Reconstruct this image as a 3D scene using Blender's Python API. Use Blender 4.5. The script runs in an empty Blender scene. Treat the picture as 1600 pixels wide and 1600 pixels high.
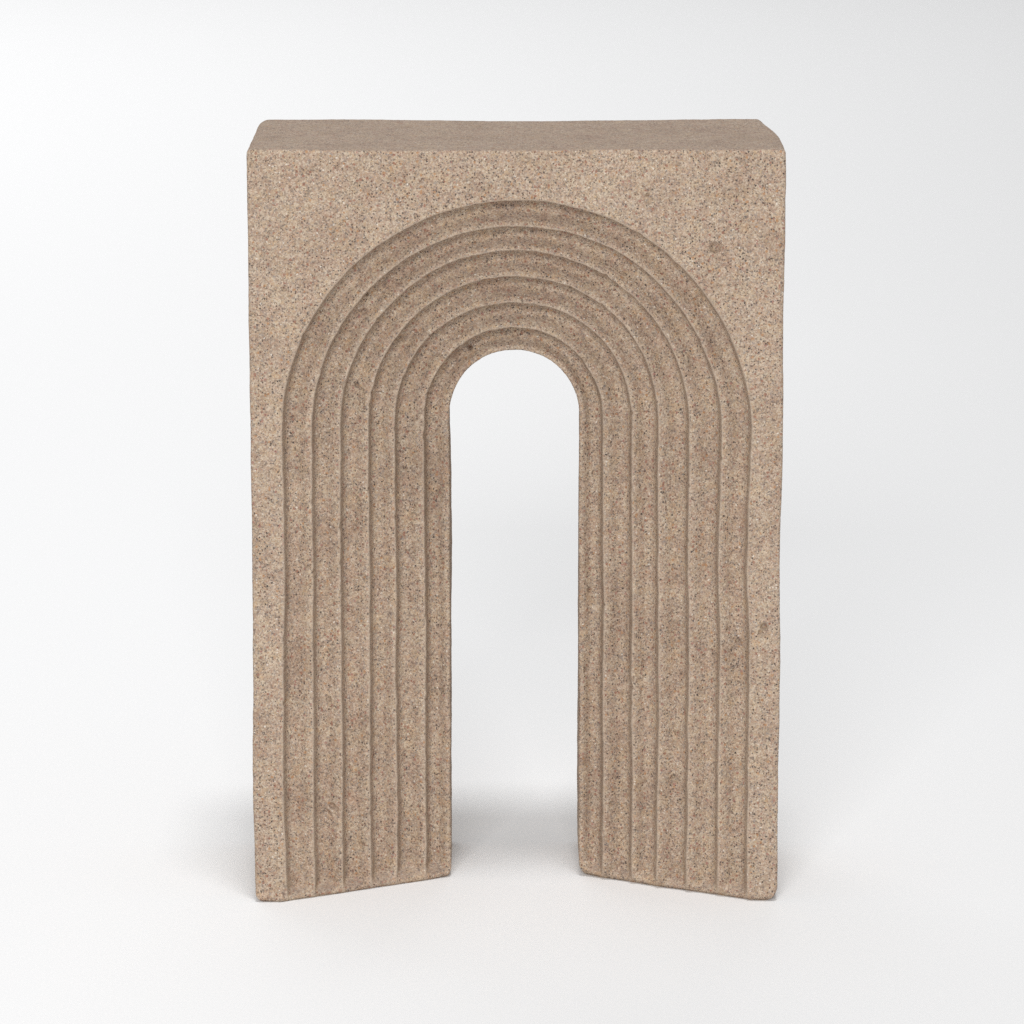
import bpy, math
import numpy as np
from mathutils import Vector

MM = 0.001
scene = bpy.context.scene
COL = scene.collection

# ------------------------------------------------------------------ measures (metres)
W, H, D = 0.2000, 0.2895, 0.0880         # width, height and depth of the block
ZS = 0.1825                              # height of the springing line of the arch
#          rim radius, depth of the face inside it, sideways drift of that rim
RINGS = [(.0880, .0000, 0j),             # (the drift is x + 1j * extra rise of the crown)
         (.0770, .0058, .0003j),
         (.0660, .0118, -.0005 + .0012j),
         (.0550, .0180, -.0008 + .0019j),
         (.0450, .0240, -.0008 + .0007j),
         (.0341, .0300, -.0008 + .0008j)]
R_OPEN, D_OPEN, X_OPEN = .0249, .0362, -.0006 + .0003j

# ------------------------------------------------------------------ value noise in numpy
def _hash(ix, iy, iz, seed):
    h = (ix * 374761393 + iy * 668265263 + iz * 2147483647 + seed * 144665) & 0xFFFFFFFF
    h = ((h ^ (h >> 13)) * 1274126177) & 0xFFFFFFFF
    h = ((h ^ (h >> 16)) * 2246822519) & 0xFFFFFFFF
    return ((h ^ (h >> 15)) & 0xFFFFFF) / float(0xFFFFFF) * 2 - 1

def noise(P, cell, seed):
    q = P / cell + 1000.0
    i = np.floor(q).astype(np.int64); f = q - i
    f = f * f * f * (f * (f * 6 - 15) + 10)
    r = 0
    for dx in (0, 1):
        wx = f[:, 0] if dx else 1 - f[:, 0]
        for dy in (0, 1):
            wy = f[:, 1] if dy else 1 - f[:, 1]
            for dz in (0, 1):
                wz = f[:, 2] if dz else 1 - f[:, 2]
                r = r + wx * wy * wz * _hash(i[:, 0] + dx, i[:, 1] + dy, i[:, 2] + dz, seed)
    return r

def smooth(a, b, x):
    t = np.clip((x - a) / (b - a), 0, 1)
    return t * t * (3 - 2 * t)

# ------------------------------------------------------------------ rows along the arch
step = 0.00050
n_leg = int(ZS / step)
zl = np.linspace(0, ZS, n_leg + 1)
extra = np.array([.0002, .0006, .0010])
zl = np.unique(np.concatenate([zl, extra]))
corner = math.atan2(H - ZS, W / 2)
th = np.concatenate([np.linspace(0, corner, 240)[1:], np.linspace(corner, math.pi - corner, 440)[1:],
                     np.linspace(math.pi - corner, math.pi, 240)[1:-1]])[::-1]
# kind of row: left leg going up, arc from left to right, right leg going down
row_z = np.concatenate([zl, np.full(len(th), np.nan), zl[::-1]])
row_c = np.concatenate([np.full(len(zl), -1.0), np.cos(th), np.full(len(zl), 1.0)])     # unit direction
row_s = np.concatenate([np.zeros(len(zl)), np.sin(th), np.zeros(len(zl))])
row_base = np.where(np.isnan(row_z), ZS, row_z)
NS = len(row_c)
s_len = np.concatenate([zl, ZS + (math.pi - th) * .07, 2 * ZS + math.pi * .07 - zl[::-1]])

def wave(seed, cell):                     # 1-D noise along the rows
    P = np.stack([s_len, np.full(NS, seed * .37), np.zeros(NS)], 1)
    return noise(P, cell, 71 + seed)

def at_radius(r, xoff):
    """points of every row at radius r (array or number) from the arch's centre line"""
    x = row_c * r + np.real(xoff)
    z = row_base + row_s * (r + np.imag(xoff))
    return x, z

def outline(inset, rc):
    """where every row meets the rectangular outline, inset and with rounded corners"""
    w, h = W / 2 - inset, H - ZS - inset
    k = np.minimum(w / np.maximum(np.abs(row_c), 1e-6), h / np.maximum(row_s, 1e-6))
    x, z = row_c * k, row_s * k
    # round the corner: pull points that lie inside the corner square on to the arc
    cx, cz = w - rc, h - rc
    ax, az = np.abs(x) - cx, z - cz
    m = (ax > 0) & (az > 0)
    L = np.sqrt(ax ** 2 + az ** 2) + 1e-12
    sx = np.where(m, cx + ax / L * rc, np.abs(x))
    sz = np.where(m, cz + az / L * rc, z)
    return np.sign(row_c) * sx, row_base + sz

# ------------------------------------------------------------------ pits and scars of the front, x / z / radius / depth in mm
PITS = [(74.2, 252.6, 2.3, 1.7), (-56.6, 233, 1.1, 1.2), (-17.6, 208.0, 1.0, 1.6), (25.6, 205, 1.2, 1.1),
        (69.0, 230.5, 1.2, .7), (94.0, 108.0, 1.5, 1.3), (92.6, 106.2, 1.0, 1.0), (80.6, 105.5, 1.4, .5), (84.5, 100.5, 1.3, 1.2),
        (28.5, 113.5, 1.1, .9), (27.5, 82.5, 1.3, .8), (44.5, 81.5, 1.1, .8), (-83, 101, .9, .6),
        (-58, 47.5, 1.5, .8), (-58.2, 123.0, 1.2, .5), (-42.5, 162.5, .9, 1.0), (-31.5, 160, .9, .9),
        (-66.5, 118, .8, .6), (-71.5, 76.0, 1.2, 1.0), (-70.5, 34.0, 1.3, 1.3), (62, 61, 1.2, .9),
        (-86.5, 237, 1.4, .6), (-44.5, 214.0, 1.6, .9), (-32.5, 216.5, 1.0, .5), (-64.5, 198, 1.6, .9), (-60.5, 197, 1.2, .8),
        (-43.5, 229.0, 1.1, .8), (-57.5, 226.0, 1.3, .9), (-44, 237.5, 1.1, .7),
        (60.5, 44, .9, .8), (63, 39, .9, .9), (62.8, 34, .8, .9), (37, 30.5, 1.1, .7), (-29, 74, 1.1, .7), (-69, 33, 1.0, .8)]
rng = np.random.default_rng(11)
for _ in range(150):
    PITS.append((rng.uniform(-98, 98), rng.uniform(8, 284), rng.uniform(.45, .95), rng.uniform(.15, .5)))
SCARS = [([(-65.2, 155.3), (-62.5, 155.2), (-60.8, 153.9), (-59.8, 152.4)], .38, .9),
         ([(-64.8, 158.0), (-62.6, 158.3)], .3, .5),
         ([(-58.7, 28.5), (-56.5, 29.8), (-54.2, 29.2), (-52.7, 27.8)], .5, .9),
         ([(-74.5, 31.5), (-72.3, 32.0), (-71.0, 30.5)], .45, .9),
         ([(66.8, 230.5), (69.6, 233.6)], .45, .8),
         ([(51, 38.5), (53.5, 37.8), (55.5, 38.4)], .45, .7),
         ([(-60.5, 196.5), (-58.5, 195.4), (-57.6, 192.5), (-57.9, 188.5)], .5, .8)]

def shape(P):
    """hand-made irregularity: one field for every piece so that the pieces still meet"""
    x, y, z = P[:, 0].copy(), P[:, 1].copy(), P[:, 2].copy()
    x0, y0, z0 = x.copy(), y.copy(), z.copy()
    w = W / 2
    slant = D_OPEN * np.clip((.0900 - np.abs(x0)) / (.0900 - R_OPEN), 0, 1) - .0015
    # rounded rear right corner, softer rear edge, slight sag of the top behind
    x -= .0042 * smooth(.45 * D, D, y0) ** 1.3 * np.clip(x0 / w, 0, 1) ** 6
    x -= .0005 * np.clip(1 - z0 / .2, 0, 1) * smooth(.05, w, x0)
    z -= .0005 * smooth(.3 * D, D, y0) * smooth(.8 * H, H, z0) * np.cos(np.pi * x0 / w * .9).clip(-.3, 1)
    # the steps die out at the very foot, where the block was rubbed down to one slanting edge
    m = (y0 < D_OPEN + .007) & (z0 < .02)
    kk = (1 - smooth(.0012, .0054 + .0012 * noise(P * [1, 0, 0], .006, 6), z0)) * m
    y += kk * (slant - y0) * .97
    # worn lower edges: the front and the sides of each foot curl under
    behind = np.maximum(y - slant, 0)
    rf = np.where(x0 < 0, .0022, .0062) * (1 + .25 * noise(P * [1, 0, 0], .014, 5))
    q = np.clip(1 - z0 / rf, 0, 1)
    y += .62 * rf * q ** 2.2 * np.clip(1 - behind / .014, 0, 1)
    lx = np.where(x0 < 0, -1.0, 1.0)
    xo = w - np.abs(x0); xi = np.abs(x0) - R_OPEN
    rs = np.where(x0 < 0, .0042, .0058); q2 = np.clip(1 - z0 / rs, 0, 1); rl = .68 * rs * q2 ** 2.2
    x -= lx * rl * np.clip(1 - xo / .012, 0, 1)
    x += lx * rl * .8 * np.clip(1 - xi / .008, 0, 1) * (xi < .02)
    # swell, dents, tooling, grain
    ground = smooth(0, .004, z0)
    for cell, amp, sd in ((.045, .00040, 1), (.014, .00010, 2), (.0052, .00007, 3), (.0021, .00004, 4), (.0010, .00004, 9)):
        x += amp * noise(P, cell, sd * 10 + 1)
        y += amp * 1.15 * noise(P, cell, sd * 10 + 2)
        z += amp * noise(P, cell, sd * 10 + 3) * ground
    # pits and scars (front surfaces only)
    isf = (y0 < D_OPEN + .007)
    for (px, pz, pr, pd) in PITS:
        m = isf & (np.abs(x0 - px * MM) < 3 * pr * MM) & (np.abs(z0 - pz * MM) < 3 * pr * MM)
        if m.any():
            dx = (x0[m] - px * MM) / (pr * MM); dz = (z0[m] - pz * MM) / (pr * MM)
            rr = np.sqrt(dx * dx + dz * dz)
            y[m] += 1.45 * pd * MM * np.exp(-(rr / .85) ** 4) - .16 * pd * MM * np.exp(-((rr - 1.35) / .3) ** 2)
    for (pts, wd, dp) in SCARS:
        pts = np.array(pts) * MM
        lo, hi = pts.min(0) - .003, pts.max(0) + .003
        m = isf & (x0 > lo[0]) & (x0 < hi[0]) & (z0 > lo[1]) & (z0 < hi[1])
        if not m.any(): continue
        p = np.stack([x0[m], z0[m]], 1); best = np.full(len(p), 9.)
        for a, b in zip(pts[:-1], pts[1:]):
            t = np.clip(((p - a) @ (b - a)) / ((b - a) @ (b - a)), 0, 1)
            best = np.minimum(best, np.linalg.norm(p - a - t[:, None] * (b - a), axis=1))
        y[m] += dp * MM * np.exp(-(best / (wd * MM)) ** 2) - .25 * dp * MM * np.exp(-((best - 1.6 * wd * MM) / (wd * MM)) ** 2)
    return np.stack([x, y, np.maximum(z, 0.0)], 1)

def build(name, cols, mat, parent=None):
    """cols: the closed cross-section as a list of (x, y, z, front) columns, one value per row"""
    NT = len(cols)
    P = np.empty((NS, NT, 3)); F = np.empty((NS, NT))
    for j, (x, y, z, wear) in enumerate(cols):
        P[:, j, 0] = x; P[:, j, 1] = y; P[:, j, 2] = z; F[:, j] = wear
    V = shape(P.reshape(-1, 3))
    i = np.arange(NS - 1)[:, None]; j = np.arange(NT)[None, :]; j2 = (j + 1) % NT
    quads = np.stack([i * NT + j, i * NT + j2, (i + 1) * NT + j2, (i + 1) * NT + j], -1).reshape(-1, 4)
    nq = len(quads)
    caps = [[2 * NT + k for k in range(NT)][::-1], [(NS - 3) * NT + k for k in range(NT)]]   # soles, a hair above the paper
    me = bpy.data.meshes.new(name)
    me.vertices.add(len(V)); me.vertices.foreach_set('co', V.ravel().astype(np.float32))
    loops = np.concatenate([quads.ravel(), np.array(caps[0]), np.array(caps[1])]).astype(np.int32)
    me.loops.add(len(loops)); me.loops.foreach_set('vertex_index', loops)
    me.polygons.add(nq + 2)
    starts = np.concatenate([np.arange(nq) * 4, [nq * 4, nq * 4 + NT]]).astype(np.int32)
    me.polygons.foreach_set('loop_start', starts)
    me.update(calc_edges=True)
    me.validate()
    at = me.attributes.new('wear', 'FLOAT', 'POINT'); at.data.foreach_set('value', F.ravel().astype(np.float32))
    me.polygons.foreach_set('use_smooth', np.ones(len(me.polygons), dtype=bool))
    me.set_sharp_from_angle(angle=math.radians(60))
    me.materials.append(mat)
    o = bpy.data.objects.new(name, me); COL.objects.link(o)
    if parent: o.parent = parent
    return o

# ------------------------------------------------------------------ materials
def new_mat(name):
    m = bpy.data.materials.new(name); m.use_nodes = True
    nt = m.node_tree; nt.nodes.clear()
    return m, nt

def sandstone():
    m, nt = new_mat('sandstone')
    N, L = nt.nodes, nt.links
    def n(t, **k):
        a = N.new(t)
        for q, v in k.items():
            if q in a.inputs: a.inputs[q].default_value = v
            else: setattr(a, q, v)
        return a
    def math_(op, a, b=None, clamp=False):
        q = N.new('ShaderNodeMath'); q.operation = op; q.use_clamp = clamp
        for k, v in enumerate((a, b)):
            if v is None: continue
            if isinstance(v, (int, float)): q.inputs[k].default_value = v
            else: L.new(v, q.inputs[k])
        return q.outputs[0]
    def mix(fac, a, b, blend='MIX'):
        q = N.new('ShaderNodeMix'); q.data_type = 'RGBA'; q.blend_type = blend
        if isinstance(fac, (int, float)): q.inputs[0].default_value = fac
        else: L.new(fac, q.inputs[0])
        for k, v in ((6, a), (7, b)):
            if isinstance(v, tuple): q.inputs[k].default_value = (*v, 1)
            else: L.new(v, q.inputs[k])
        return q.outputs[2]
    def ramp(fac, stops, interp='LINEAR'):
        r = N.new('ShaderNodeValToRGB'); cr = r.color_ramp; cr.interpolation = interp
        while len(cr.elements) < len(stops): cr.elements.new(.5)
        for e, (p, c) in zip(cr.elements, stops):
            e.position = p; e.color = (*c, 1) if isinstance(c, tuple) else (c, c, c, 1)
        L.new(fac, r.inputs[0]); return r.outputs[0]
    tc = n('ShaderNodeTexCoord')
    mm = N.new('ShaderNodeVectorMath'); mm.operation = 'SCALE'; mm.inputs['Scale'].default_value = 1000
    L.new(tc.outputs['Object'], mm.inputs[0])
    co = mm.outputs[0]
    wob = n('ShaderNodeTexNoise', Scale=1.5, Detail=2.5); L.new(co, wob.inputs['Vector'])
    ws = N.new('ShaderNodeVectorMath'); ws.operation = 'MULTIPLY_ADD'
    L.new(wob.outputs['Color'], ws.inputs[0]); ws.inputs[1].default_value = (1.0,) * 3; L.new(co, ws.inputs[2])
    cw = ws.outputs[0]
    def vor(scale, src=cw, rnd=1.0):
        v = n('ShaderNodeTexVoronoi', Scale=scale, Randomness=rnd); L.new(src, v.inputs['Vector'])
        sp = N.new('ShaderNodeSeparateColor'); L.new(v.outputs['Color'], sp.inputs[0])
        return v.outputs['Distance'], sp.outputs[0], sp.outputs[1], sp.outputs[2]
    def nz(scale, detail=3.0, rough=.55, src=co):
        v = n('ShaderNodeTexNoise', Scale=scale, Detail=detail, Roughness=rough); L.new(src, v.inputs['Vector'])
        return v.outputs['Fac']
    # sand grains: every cell its own mineral
    dA, r1, r2, r3 = vor(2.0)
    grains = ramp(r1, [(0, (.185, .150, .128)), (.09, (.350, .262, .200)), (.24, (.460, .365, .280)), (.42, (.545, .455, .360)),
                       (.58, (.490, .360, .240)), (.70, (.405, .275, .205)), (.80, (.610, .525, .425)), (.93, (.330, .290, .265))], 'CONSTANT')
    # clusters where one mineral is commoner: grey, tan, cream, pink
    clus = ramp(nz(.46, 2.5, .6), [(.30, (.290, .245, .220)), (.41, (.420, .355, .300)), (.48, (.500, .395, .265)), (.54, (.430, .350, .290)),
                             (.60, (.450, .310, .235)), (.70, (.540, .400, .240))])
    col = mix(.24, grains, clus)
    patch = ramp(nz(.16, 3), [(.32, (.93, .87, .84)), (.47, (1.0, .985, .97)), (.56, (1.0, 1.0, .97)), (.70, (1.04, .985, .89))])
    col = mix(1.0, col, patch, 'MULTIPLY')
    patch2 = ramp(nz(.42, 2), [(.30, (.87, .86, .865)), (.5, (1, 1, 1)), (.7, (1.06, 1.05, 1.04))])
    col = mix(1.0, col, patch2, 'MULTIPLY')
    patch3 = ramp(nz(.045, 2), [(.3, (.90, .875, .86)), (.5, (.99, .985, .98)), (.7, (1.04, 1.04, 1.03))])
    col = mix(1.0, col, patch3, 'MULTIPLY')
    stain = ramp(nz(.13, 4, .65), [(.33, (.91, .89, .87)), (.42, (.98, .975, .97)), (.5, (1, 1, 1))])
    col = mix(1.0, col, stain, 'MULTIPLY')
    # darker and rusty specks, pale quartz
    dB, b1, b2, b3 = vor(1.12)
    clump = nz(.30, 2)
    lim = math_('MULTIPLY_ADD', clump, .44); N_l = lim.node; N_l.inputs[2].default_value = -.05
    dark = math_('MULTIPLY', math_('LESS_THAN', b1, lim), math_('LESS_THAN', dB, math_('MULTIPLY_ADD', b2, .30)))
    # (third input of the multiply-add gives the smallest speck)
    dark_col = ramp(b3, [(0, (.085, .070, .062)), (.35, (.125, .085, .070)), (.55, (.200, .105, .072)), (.75, (.150, .130, .125)), (.9, (.05, .042, .042))], 'CONSTANT')
    for q in N:
        if q.type == 'MATH' and q.operation == 'MULTIPLY_ADD' and q is not N_l: q.inputs[2].default_value = .13
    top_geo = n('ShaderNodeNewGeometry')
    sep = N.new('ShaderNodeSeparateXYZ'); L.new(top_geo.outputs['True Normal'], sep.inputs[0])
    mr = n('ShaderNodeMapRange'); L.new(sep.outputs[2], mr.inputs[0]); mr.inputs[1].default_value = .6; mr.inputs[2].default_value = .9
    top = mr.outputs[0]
    col = mix(math_('MULTIPLY', dark, .90), col, dark_col)
    dC, c1, c2, c3 = vor(.80)
    rust = math_('MULTIPLY', math_('LESS_THAN', c1, .10), math_('LESS_THAN', dC, .42))
    col = mix(math_('MULTIPLY', rust, .72), col, ramp(c2, [(0, (.30, .13, .085)), (.45, (.42, .22, .10)), (.75, (.34, .16, .13))], 'CONSTANT'))
    white = math_('MULTIPLY', math_('GREATER_THAN', c1, .945), math_('LESS_THAN', dC, .26))
    col = mix(math_('MULTIPLY', white, .75), col, (.74, .69, .61))
    # the sawn top is smoother and dustier, with its weaker light painted in
    wa = n('ShaderNodeAttribute'); wa.attribute_name = 'wear'
    wear = math_('MULTIPLY', wa.outputs['Fac'], ramp(nz(.5, 3), [(.35, .25), (.6, .85)]))
    col = mix(wear, col, (.49, .40, .312))
    # sawn upward faces: dusty tone, also darkened in colour for less light on top
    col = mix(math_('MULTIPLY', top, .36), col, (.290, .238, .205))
    col = mix(1.0, col, (1.0, .970, .955), 'MULTIPLY')
    hsv = n('ShaderNodeHueSaturation', Saturation=.97, Value=.945); L.new(col, hsv.inputs['Color'])
    bs = n('ShaderNodeBsdfPrincipled', Roughness=.88)
    bs.inputs['Specular IOR Level'].default_value = .22
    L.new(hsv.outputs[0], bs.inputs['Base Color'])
    h = math_('ADD', math_('MULTIPLY', math_('SUBTRACT', 1.0, dA), .55), math_('MULTIPLY', nz(1.1, 3), .8))
    h = math_('SUBTRACT', h, math_('MULTIPLY', dark, .45))
    bp = n('ShaderNodeBump', Strength=.75, Distance=.00016); L.new(h, bp.inputs['Height'])
    L.new(bp.outputs[0], bs.inputs['Normal'])
    out = n('ShaderNodeOutputMaterial'); L.new(bs.outputs[0], out.inputs[0])
    return m

def paper():
    m, nt = new_mat('white_paper')
    N, L = nt.nodes, nt.links
    tc = N.new('ShaderNodeTexCoord')
    nz = N.new('ShaderNodeTexNoise'); nz.inputs['Scale'].default_value = 900; nz.inputs['Detail'].default_value = 3
    L.new(tc.outputs['Object'], nz.inputs['Vector'])
    r = N.new('ShaderNodeValToRGB'); r.color_ramp.elements[0].position = .3; r.color_ramp.elements[1].position = .7
    r.color_ramp.elements[0].color = (.860, .864, .868, 1); r.color_ramp.elements[1].color = (.896, .899, .903, 1)
    L.new(nz.outputs['Fac'], r.inputs[0])
    bs = N.new('ShaderNodeBsdfPrincipled'); bs.inputs['Roughness'].default_value = .95
    bs.inputs['Specular IOR Level'].default_value = .05
    L.new(r.outputs[0], bs.inputs['Base Color'])
    out = N.new('ShaderNodeOutputMaterial'); L.new(bs.outputs[0], out.inputs[0])
    return m

STONE, PAPER = sandstone(), paper()

# ------------------------------------------------------------------ the arch
edges = []
for k, (r, d, xo) in enumerate(RINGS + [(R_OPEN, D_OPEN, X_OPEN)]):
    amp = .35 if k == 6 else 1.0
    rr = r + amp * (.00032 * wave(k, .030) + .00013 * wave(k + 20, .010) + .00009 * wave(k + 40, .003))
    for _ in range(0 if k == 6 else 16):                     # small nicks along each rim
        rr = rr + rng.choice([-.25, .55]) * MM * rng.uniform(.4, 1) * np.exp(-((s_len - rng.uniform(0, s_len.max())) / rng.uniform(.0005, .0016)) ** 2)
    xx = xo + np.zeros(NS)
    edges.append((rr, d, xx))

FIL = .0036
RIM, DRAFT = .0007, .0006
def wall(k, d_in):
    """from the foot of step k up to its rim; d_in is the depth of the face below"""
    r, d, xx = edges[k]
    cols = []
    fil = FIL
    for t in np.linspace(0, 1, 6):                # concave fillet at the foot: from the wall base outwards
        a = t * math.pi / 2
        rr = r - DRAFT - fil + fil * math.sin(a); dd = d_in - fil + fil * math.cos(a)
        cols.append((rr, dd))
    for t in (.35, .7):
        cols.append((r - DRAFT * (1 - t), d_in - fil + (d + RIM - d_in + fil) * t))
    for t in np.linspace(0, 1, 5):                # rounded rim
        a = t * math.pi / 2
        cols.append((r + RIM * (1 - math.cos(a)), d + RIM * (1 - math.sin(a))))
    wear = [0, 0, 0, 0, 0, 0, .2, .55, .9, 1, 1, .8, .35]
    return [(at_radius(rr, xx), dd, we) for (rr, dd), we in zip(cols, wear)]

D_IN = [e[1] for e in edges[1:]]
FOOT = [FIL] * 6
# the face of each band leans: a little deeper at its outer foot, proud at its inner rim
LEAN = .0023 + .0020 * row_s        # more at the crown than down the legs

def add(cols, x, y, z, wear=0.): cols.append((x, y + np.zeros(NS), z, wear + np.zeros(NS)))

# outer block: wall 0, front border, outer sides, back
cols = []
for (x, z), dd, we in wall(0, D_IN[0] + LEAN):
    add(cols, x, dd, z, we)
xr, zr = at_radius(edges[0][0] + RIM, edges[0][2])
EB = .0013
xo_, zo_ = outline(EB, .0016)
for t in np.linspace(0, 1, 96)[1:-1]:
    add(cols, xr + (xo_ - xr) * t, 0., zr + (zo_ - zr) * t)
for t in np.linspace(0, 1, 5):
    a = t * math.pi / 2
    x, z = outline(EB * (1 - math.sin(a)), .0016)
    add(cols, x, EB * (1 - math.cos(a)), z)
for y in np.linspace(EB, D - .003, 70)[1:-1]:
    x, z = outline(0, .0016 + .0030 * (y / D) ** 2)
    add(cols, x, y, z)
for t in np.linspace(0, 1, 6):
    a = t * math.pi / 2
    x, z = outline(.003 * (1 - math.cos(a)), .0046)
    add(cols, x, D - .003 + .003 * math.sin(a), z)
xi, zi = at_radius(edges[0][0] - DRAFT, edges[0][2])
xb, zb = outline(.003, .0046)
for t in np.linspace(0, 1, 12)[1:]:
    add(cols, xb + (xi - xb) * t, D, zb + (zi - zb) * t)
for y in np.linspace(D, D_IN[0] + LEAN, 4)[1:-1]:
    add(cols, xi, y, zi)
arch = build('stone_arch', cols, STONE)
arch['label'] = 'speckled sandy beige stone arch with stepped concentric bands, standing upright on white paper'
arch['category'] = 'arch ornament'

# six nested bands, each a solid arch of its own that runs through to the back
for k in range(6):
    ro, _, xo = edges[k]; ri, dk, xin = edges[k + 1]
    last = k == 5
    cols = []
    EBI = .0011
    if last:
        for t in np.linspace(0, 1, 6):
            a = t * math.pi / 2
            x, z = at_radius(ri + EBI * (1 - math.cos(a)), xin)
            add(cols, x, dk + EBI * (1 - math.sin(a)), z)
        r_in = ri + EBI
    else:
        for (x, z), dd, we in wall(k + 1, D_IN[k + 1] + LEAN):
            add(cols, x, dd, z, we)
        r_in = ri + RIM
    r_out = ro - DRAFT - FOOT[k]
    for t in np.linspace(0, 1, 20)[1:]:
        x, z = at_radius(r_in + (r_out - r_in) * t, xin + (xo - xin) * t)
        add(cols, x, dk + LEAN * .5 * (1 - math.cos(math.pi * t)), z)
    # tuck under the wall above, then back along it
    xw, zw = at_radius(ro - DRAFT + .0002, xo)
    add(cols, xw, dk + LEAN + .0015, zw)
    for y in (D * .6, D - .0002):
        add(cols, xw, y, zw)
    rb = ri - (0 if last else DRAFT)
    x1, z1 = at_radius(rb, xin)
    if last:
        for t in (.33, .66):
            add(cols, xw + (x1 - xw) * t, D - .0002, zw + (z1 - zw) * t)
        flare = .0006 * np.clip(1 - (ZS - row_base) / .075, 0, 1)       # the opening widens a little towards the back
        for y in np.linspace(D - .0002, dk + EBI, 60)[:-1]:
            x1, z1 = at_radius(rb + flare * (y - dk) / (D - dk), xin)
            add(cols, x1, y, z1)
    else:
        x1, z1 = at_radius(rb - .0000, xin)
        add(cols, x1, D - .0002, z1)
        add(cols, x1, D * .6, z1)
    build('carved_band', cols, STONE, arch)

# ------------------------------------------------------------------ the seamless paper: floor that curves up far behind
me = bpy.data.meshes.new('backdrop')
prof = [(-3.5, 0.0), (4.4, 0.0)] + [(4.4 + 2.0 * math.sin(a), 2.0 - 2.0 * math.cos(a)) for a in np.linspace(0, math.pi / 2, 24)[1:]] + [(6.4, 4.0)]
vs, fs = [], []
for (y, z) in prof: vs += [(-4.0, y, z), (4.0, y, z)]
for i in range(len(prof) - 1): fs.append((2 * i, 2 * i + 1, 2 * i + 3, 2 * i + 2))
me.from_pydata(vs, [], fs); me.update()
for p in me.polygons: p.use_smooth = True
me.materials.append(PAPER)
bd = bpy.data.objects.new('backdrop', me); COL.objects.link(bd)
bd['kind'] = 'structure'; bd['label'] = 'plain white seamless paper under and behind the arch'

# ------------------------------------------------------------------ camera
cd = bpy.data.cameras.new('camera'); cam = bpy.data.objects.new('camera', cd); COL.objects.link(cam)
cam.location = (-.00161, -1.98285, .56315)
cam.rotation_euler = (math.pi / 2 - .20438, 0, 0)
cd.sensor_width = 36; cd.lens = 8400 / 1600 * 36; cd.clip_start = .05; cd.clip_end = 100
scene.camera = cam

# ------------------------------------------------------------------ light
def softbox(name, loc, target, sx, sy, power, colour=(1, 1, 1)):
    l = bpy.data.lights.new(name, 'AREA'); l.shape = 'RECTANGLE'; l.size = sx; l.size_y = sy
    l.energy = power; l.color = colour
    o = bpy.data.objects.new(name, l); COL.objects.link(o); o.location = loc
    o.rotation_euler = (Vector(target) - Vector(loc)).to_track_quat('-Z', 'Y').to_euler()
    return o
softbox('front_softbox', (-.40, -4.25, 1.86), (0, 0, .15), 1.7, .9, 119)
softbox('left_softbox', (-.95, 2.95, 2.7), (-.85, 2.95, 0), .8, 3.6, 43)
sl = bpy.data.lights.new('overhead_spot', 'SPOT'); sl.energy = 800; sl.shadow_soft_size = .7
sl.spot_size = 2 * math.atan(1.56 / 6.6); sl.spot_blend = 1.0
so = bpy.data.objects.new('overhead_spot', sl); COL.objects.link(so)
so.location = (.18, -1.32, 6.5)
so.rotation_euler = (Vector((-1.05, 1.9, 0)) - so.location).to_track_quat('-Z', 'Y').to_euler()
so.scale = (1, 3.2, 1)

w = bpy.data.worlds.new('World'); scene.world = w; w.use_nodes = True
bg = w.node_tree.nodes['Background']; bg.inputs[0].default_value = (1, 1, 1, 1); bg.inputs[1].default_value = .375

scene.view_settings.view_transform = 'Standard'; scene.view_settings.look = 'None'
scene.view_settings.exposure = 0; scene.view_settings.gamma = 1
scene.view_settings.use_curve_mapping = False
scene.cycles.use_denoising = False
scene.cycles.use_adaptive_sampling = False
